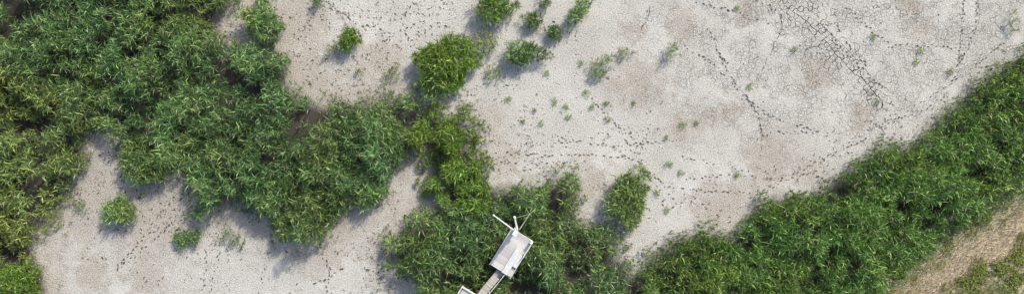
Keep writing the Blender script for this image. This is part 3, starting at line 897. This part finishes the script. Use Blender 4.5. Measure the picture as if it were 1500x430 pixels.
for i, (px, py, rr, lab) in enumerate(SPROUTS):
    r = np.random.default_rng(1500 + i)
    cx, cy = W(px, py)
    R = rr / S
    n = int(6 + rr * 2.4)
    pale = 'pale' in lab or 'faint' in lab
    rad = np.sqrt(r.uniform(0, 1, n)) * R * 0.8; th = r.uniform(0, 2 * np.pi, n)
    P_ = np.stack([rad * np.cos(th), rad * np.sin(th)], 1)
    lean = P_ / R * 0.4 + r.normal(0, 0.15, (n, 2))
    H = r.uniform(0.06, 0.20, n) * (rr / 5.0) ** 0.5
    me = reed_mesh('grass_sprout', P_, H, lean, 'pale' if pale else 'sprout', leaves=4, seed=1600 + i, leaf_len=(0.40, 0.8), leaf_w=0.045)
    o = link('grass_sprout', me, None, (cx, cy, 0))
    tag(o, lab, 'sprout', 'tiny sprouts scattered over the dry mud')


# ------------------------------------------------------------------ bank in the lower right corner
E0 = [(1180, 545), (1250, 482), (1308, 434), (1342, 402), (1372, 374), (1410, 350), (1450, 328), (1478, 308), (1500, 294), (1540, 268), (1600, 228)]
ux, uy = 0.60, 0.80            # across the bank, away from the reeds (down and right in the picture)


def bank_pt(s, d):
    """s along the reed edge 0..1, d metres across"""
    e = WA(E0)
    f = s * (len(e) - 1); i = np.minimum(f.astype(int), len(e) - 2); fr = (f - i)[:, None]
    b = e[i] * (1 - fr) + e[i + 1] * fr
    return b[:, 0] + d * ux, b[:, 1] - d * uy


def bank_z(x, y, d):
    return 0.02 + 0.75 * np.clip((d + 0.3) / 4.5, 0, 1) ** 1.3 + (vnoise(x, y, 1.2, 61) - 0.5) * 0.18 * np.clip(d + 0.6, 0, 1) + (vnoise(x, y, 0.35, 62) - 0.5) * 0.07 + 0.02 * np.clip(-d, 0, 1)


ns, nd = 120, 46
s, d = np.meshgrid(np.linspace(0, 1, ns), np.linspace(-3.2, 14, nd), indexing='ij')
s = s.ravel(); d = d.ravel()
bx_, by_ = bank_pt(s, d)
bz_ = bank_z(bx_, by_, d); bz_ = np.where(d < -2.8, -0.05, bz_)
idx = np.arange(ns * nd).reshape(ns, nd)
fl = np.stack([idx[:-1, :-1], idx[:-1, 1:], idx[1:, 1:], idx[1:, :-1]], -1).reshape(-1, 4)
bank = link('dyke_bank', np_mesh('dyke_bank', np.stack([bx_, by_, bz_], 1), fl.ravel(), np.full(len(fl), 4), M_BANK, smooth=True))
tag(bank, kind='structure')

# mown straw lying on the bank
r = np.random.default_rng(33)
n = 34000
s = r.uniform(0, 1, n); d = r.uniform(-2.4, 4.8, n) + r.normal(0, 0.3, n)
x, y = bank_pt(s, d)
edge2 = 3.6 + (vnoise(x, y, 1.5, 71) - 0.5) * 2.0
k = (d > -2.4) & (r.uniform(0, 1, n) < np.clip((edge2 - d) * 1.2 + 0.25, 0.06, 1)) & (r.uniform(0, 1, n) < np.clip(1.3 + d * 0.5, 0, 1))
x, y, d = x[k], y[k], d[k]; n = len(x)
z = bank_z(x, y, d) + r.uniform(0.01, 0.06, n)
an = r.normal(0.66, 0.38, n) + np.pi * r.integers(0, 2, n); L = r.uniform(0.25, 0.75, n); w = r.uniform(0.006, 0.020, n)
ca, sa = np.cos(an), np.sin(an); tz = r.normal(0, 0.10, n) * L
ends = []
for a_, b_ in ((-1, -1), (1, -1), (1, 1), (-1, 1)):
    ends.append(np.stack([x + a_ * ca * L - b_ * sa * w, y + a_ * sa * L + b_ * ca * w, z + a_ * tz + b_ * 0.01], 1))
V = np.stack(ends, 1).reshape(-1, 3)
c = np.array((0.28, 0.215, 0.135)) + (np.array((0.58, 0.485, 0.345)) - np.array((0.28, 0.215, 0.135))) * r.uniform(0, 1, (n, 1))
g_ = r.uniform(0, 1, n) < np.clip(0.35 - d * 0.35, 0.03, 0.6)
c[g_] = np.array((0.13, 0.19, 0.09)) * r.uniform(0.7, 1.4, (g_.sum(), 1))
st = link('straw_litter', np_mesh('straw_litter', V, np.arange(n * 4), np.full(n, 4), M_STRAW, np.repeat(c, 4, 0)))
tag(st, 'strip of pale dry straw lying along the foot of the bank', 'straw', kind='stuff')

# grass on the bank
n = 20000
s = r.uniform(0, 1, n); d = r.uniform(-1.5, 12, n)
x, y = bank_pt(s, d)
pn = vnoise(x, y, 1.3, 81) * 0.7 + vnoise(x, y, 0.5, 82) * 0.4
k = ((d > 2.9 + (vnoise(x, y, 1.5, 71) - 0.5) * 2.2) | ((d < 1.3) & (r.uniform(0, 1, n) < np.clip(0.75 - d * 0.5, 0, 0.8) * (vnoise(x, y, 0.8, 75) > 0.4)))) & (r.uniform(0, 1, n) < np.clip((pn - 0.22) * 2.2, 0.15, 1))
x, y, d = x[k], y[k], d[k]; n = len(x)
LOOKS['verge'] = ((0.165, 0.195, 0.045), (0.400, 0.410, 0.140), 0.25)
LOOKS['weed'] = ((0.140, 0.190, 0.040), (0.320, 0.370, 0.100), 0.12)
me = reed_mesh('verge_grass', np.stack([x, y], 1), r.uniform(0.08, 0.20, n), r.normal(0, 0.6, (n, 2)), 'verge', leaves=5, leaf_len=(0.4, 0.9), leaf_w=0.05, seed=90, mat=M_GRASS)
co = np.empty(len(me.vertices) * 3, np.float32); me.vertices.foreach_get('co', co); co = co.reshape(-1, 3)
zz = bank_z(x, y, d); co[:n * 25, 2] += np.repeat(zz, 25); co[n * 25:, 2] += np.repeat(zz, 5)
me.vertices.foreach_set('co', co.ravel())
tag(link('verge_grass', me), 'patchy yellow green grass covering the top of the bank', 'grass', kind='stuff')

WEEDS = [(1426, 416, 12, 'dark leafy weed clump lowest on the grassy bank'), (1484, 408, 15, 'broad green weed clump near the bottom right corner'), (1466, 392, 9, 'small green weed clump between the larger weeds on the bank'),
         (1440, 398, 8, 'little yellowish weed clump nearest the straw strip'), (1492, 376, 10, 'leafy weed clump at the right edge of the bank')]
for i, (px, py, rr, lab) in enumerate(WEEDS):
    r = np.random.default_rng(1900 + i)
    cx, cy = W(px, py, 0.9); R = rr / S
    n = int(60 + rr * 8)
    rad = np.sqrt(r.uniform(0, 1, n)); th = r.uniform(0, 2 * np.pi, n)
    P_ = np.stack([rad * np.cos(th), rad * np.sin(th)], 1) * R * (1 + 0.35 * np.sin(3 * th + i) + 0.25 * np.sin(5 * th + i))[:, None] * r.uniform(0.8, 1.3, n)[:, None]
    me = reed_mesh('weed_clump', P_, (0.34 - 0.22 * rad ** 2) * r.uniform(0.6, 1.2, n), P_ / R * 0.5 + r.normal(0, 0.2, (n, 2)), 'weed', leaves=6, leaf_len=(0.35, 0.7), leaf_w=0.12, seed=1950 + i, mat=M_GRASS)
    ee = WA(E0); dd = float(seg_dist(np.array([cx]), np.array([cy]), ee)[0])
    o = link('weed_clump', me, None, (cx, cy, float(bank_z(np.array([cx]), np.array([cy]), np.array([dd]))[0])))
    tag(o, lab, 'weeds', 'leafy weeds on the bank')


# ------------------------------------------------------------------ fishing platform with net crane
def empty(name, loc, rz=0.0):
    o = bpy.data.objects.new(name, None); COL.objects.link(o); o.location = loc; o.rotation_euler = (0, 0, rz); o.empty_display_size = 0.3
    return o


DZ = 2.75                                             # deck height
Dp = Vector(W(718, 388, DZ)); Ap = Vector(W(748.5, 337, DZ)); Cp = Vector(W(748, 404, DZ)); Bp = Vector(W(782, 351, DZ))
ctr = (Dp + Ap + Cp + Bp) / 4
axl = ((Ap - Dp) + (Bp - Cp)).normalized()            # along the deck
rot = math.atan2(axl.y, axl.x)
LEN = ((Ap - Dp).length + (Bp - Cp).length) / 2; WID = 2.28
plat = empty('fishing_platform', (ctr.x, ctr.y, 0), rot)
tag(plat, 'raised fishing platform with white box, plank deck and white crane arms', 'platform')


def loc_of(px, py, h):
    """platform coordinates of a map reading at height h"""
    x, y = W(px, py, h); x -= ctr.x; y -= ctr.y
    return (x * math.cos(rot) + y * math.sin(rot), -x * math.sin(rot) + y * math.cos(rot))


hl, hw = LEN / 2, WID / 2
# local axes: +x towards the crane end, +y towards the left long side
for sx in (-0.92, 0.0, 0.92):
    for sy in (-0.86, 0.86):
        MB().rod((sx * hl, sy * hw, -0.3), (sx * hl, sy * hw, DZ - 0.2), 0.09, 0.08).build('post', M_POST, plat)
for sy in (-0.86, 0.86):
    MB().box(-hl + 0.04, hl - 0.04, sy * hw - 0.06, sy * hw + 0.06, DZ - 0.20, DZ - 0.045).build('beam', M_POST, plat)
npl = 27
pitch = LEN / npl
pm = None
for i in range(npl):
    if pm is None:
        pm = MB().box(-pitch / 2 + 0.006, pitch / 2 - 0.006, -hw, hw, -0.04, 0.0, 0.006).mesh('plank', M_PLANK)
    link('plank', pm, plat, (-hl + pitch * (i + 0.5), random.uniform(-0.015, 0.015), DZ + random.uniform(-0.004, 0.004)))
# white edge boards
MB().box(-hl - 0.04, hl + 0.04, hw + 0.02, hw + 0.06, DZ - 0.14, DZ + 0.035, 0.008).build('edge_board', M_WHITE, plat)
MB().box(hl + 0.006, hl + 0.05, -hw - 0.02, hw + 0.016, DZ - 0.14, DZ + 0.035, 0.008).build('edge_board', M_WHITE, plat)
# white box along the right side, with a grey open well at its lower end
bx0, bx1 = -hl - 0.02, -hl + 2.75
by0, by1 = -hw - 0.02, -hw + 1.02
box = MB()
box.box(bx0, bx1, by0 + 0.45, by1, DZ + 0.006, DZ + 0.20, 0.015)
box.box(bx0 + 1.0, bx1 - 0.5, by0, by0 + 0.45, DZ + 0.006, DZ + 0.20, 0.015)
wb = box.build('white_box', M_WHITE, plat)
MB().box(bx0 - 0.10, bx0 + 0.98, by0 + 0.04, by0 + 0.43, DZ - 0.16, DZ - 0.09).build('well_floor', M_GREYMETAL, plat)
MB().box(bx0 - 0.12, bx0 + 0.98, by0 - 0.02, by0 + 0.035, DZ - 0.20, DZ + 0.12, 0.006).build('well_edge', M_WHITE, plat)
MB().box(bx1 - 0.52, bx1 - 0.30, by0 + 0.02, by0 + 0.14, DZ + 0.01, DZ + 0.24, 0.01).build('latch', M_GREYMETAL, plat)
# right handrail: corner post with a white cap, top rail
rz = DZ + 0.75
MB().box(hl - 0.22, hl + 0.02, -hw - 0.01, -hw + 0.23, DZ + 0.005, rz + 0.04, 0.02).build('corner_post', M_WHITE, plat)
MB().box(bx1 - 0.6, hl - 0.225, -hw + 0.0, -hw + 0.075, rz - 0.06, rz, 0.01).build('handrail', M_WHITE, plat)
for fx in (bx1 - 0.5, 0.5 * (bx1 + hl) - 0.1):
    MB().box(fx, fx + 0.06, -hw + 0.008, -hw + 0.067, DZ + 0.005 if fx > bx1 else DZ + 0.205, rz - 0.062).build('rail_post', M_WHITE, plat)
# mast
MZ = 2.9
mx, my = loc_of(754.5, 340, DZ + 2.2)
mast = MB()
mast.box(mx - 0.17, mx + 0.17, my - 0.17, my + 0.17, DZ + 0.006, DZ + MZ, 0.03)
mo = mast.build('mast', M_WHITE, plat)
MB().box(mx - 0.24, mx + 0.24, my - 0.22, my + 0.22, DZ + MZ + 0.004, DZ + MZ + 0.10, 0.02).build('mast_cap', M_WHITE, mo)
MB().rod((mx - 0.02, my - 0.30, DZ + 1.0), (mx - 0.02, my - 0.175, DZ + 1.0), 0.14, 0.14, 12).build('winch_drum', M_GREYMETAL, mo)


def arm(name, p0, p1, r0, r1, mat, h0, h1, knob=True):
    a = loc_of(*p0, h0); b = loc_of(*p1, h1)
    m = MB().rod((a[0], a[1], h0), (b[0], b[1], h1), r0, r1, 8)
    o = m.build(name, mat, plat)
    if knob:
        dv = (Vector((b[0], b[1], h1)) - Vector((a[0], a[1], h0))).normalized()
        e = Vector((b[0], b[1], h1))
        MB().rod(e + dv * 0.003, e + dv * 0.16, r1 * 1.7, r1 * 1.5, 8).build('pulley_block', M_WHITE, o)
        mid = Vector((a[0], a[1], h0)).lerp(e, 0.78)
        MB().rod(mid - dv * 0.05, mid + dv * 0.05, r1 * 1.45, r1 * 1.45, 8).build('clamp_ring', M_WHITE, o)
    return b


HA = DZ + 1.9
t1 = arm('crane_arm', (752, 336), (724, 315.5), 0.062, 0.048, M_WHITE, HA, HA + 0.15)
t2 = arm('crane_arm', (757.5, 336), (754, 319), 0.115, 0.068, M_WHITE, HA, HA + 0.5)
t3 = arm('bamboo_pole', (761, 335.5), (776, 313), 0.045, 0.030, M_BAMBOO, HA - 0.5, HA + 0.1, False)
MB().rod((t2[0], t2[1], HA + 0.5), (t3[0], t3[1], HA + 0.1), 0.014, 0.014, 5).build('rope', M_ROPE, plat)
# bracing at the crane foot
a = loc_of(752, 341, DZ); b = (mx + 0.0, my)
MB().rod((hl - 0.08, hw - 0.15, DZ + 0.02), (mx, my + 0.16, DZ + 1.2), 0.05, 0.05, 8).build('brace', M_WHITE, plat)
MB().rod((hl - 0.5, my - 0.02, DZ + 0.02), (mx - 0.16, my, DZ + 1.3), 0.05, 0.05, 8).build('brace', M_WHITE, plat)

# walkway from the platform down to the bank behind
wz = 2.35
p0 = Vector(W(733.5, 396.5, wz)); p1 = Vector(W(702, 435, wz)); dirw = (p1 - p0).normalized()
walk = empty('plank_walkway', (p0.x, p0.y, 0), math.atan2(dirw.y, dirw.x))
tag(walk, 'narrow brown plank walkway leading to the platform with a pale handrail', 'walkway')
WL = 8.0; ww = 0.36
for sy in (-0.28, 0.28):
    MB().box(-0.2, WL, sy - 0.05, sy + 0.05, wz - 0.2, wz - 0.045).build('beam', M_POST, walk)
pm = MB().box(-0.072, 0.072, -ww, ww, -0.04, 0.0, 0.005).mesh('plank', M_TANPLANK)
k = 0
x = -0.05
while x < WL - 0.1:
    link('plank', pm, walk, (x, random.uniform(-0.02, 0.02), wz + random.uniform(-0.005, 0.005))); x += 0.16
# +y local lies on the right-hand side in plan when walking away
for x in (0.15, 2.2, 4.3, 6.4):
    for sy in (-1, 1):
        MB().rod((x, sy * 0.28, -0.3), (x, sy * 0.28, wz - 0.2), 0.06, 0.06).build('post', M_POST, walk)
    MB().box(x - 0.03, x + 0.03, ww + 0.025, ww + 0.075, wz - 0.18, wz + 0.85).build('rail_post', M_WHITE, walk)
MB().box(-0.05, WL, ww + 0.02, ww + 0.085, wz + 0.853, wz + 0.90, 0.008).build('handrail', M_WHITE, walk)

# second platform, cut by the bottom edge
D2 = 2.6
c0 = Vector(W(677, 418, D2))
ang2 = rot
second = empty('small_platform', (c0.x, c0.y, 0), ang2)
tag(second, 'small platform with white frame and grey deck cut by the bottom edge', 'platform')
# local: corner at origin; deck runs back (-x) and to the right (-y)
L2, W2 = 3.2, 2.3
for sx in (-0.12, -L2 + 0.12):
    for sy in (-0.12, -W2 + 0.12):
        MB().rod((sx, sy, -0.3), (sx, sy, D2 - 0.2), 0.08, 0.07).build('post', M_POST, second)
for sy in (-0.16, -W2 + 0.16):
    MB().box(-L2 + 0.1, -0.1, sy - 0.05, sy + 0.05, D2 - 0.2, D2 - 0.045).build('beam', M_POST, second)
pm = MB().box(-0.07, 0.07, -W2 + 0.32, -0.22, -0.04, 0.0, 0.005).mesh('plank', M_PLANK)
x = -0.24
while x > -L2 + 0.2:
    link('plank', pm, second, (x, 0, D2 + random.uniform(-0.004, 0.004))); x -= 0.152
MB().box(-L2, 0, -0.09, 0, D2 - 0.16, D2 + 0.14, 0.01).build('frame_board', M_WHITE, second)
MB().box(-L2, 0, -W2, -W2 + 0.09, D2 - 0.16, D2 + 0.14, 0.01).build('frame_board', M_WHITE, second)
MB().box(-0.13, -0.002, -W2 + 0.093, -0.093, D2 - 0.16, D2 + 0.137, 0.01).build('frame_board', M_WHITE, second)
MB().box(-L2 + 0.002, -L2 + 0.1, -W2 + 0.093, -0.093, D2 - 0.16, D2 + 0.137, 0.01).build('frame_board', M_WHITE, second)
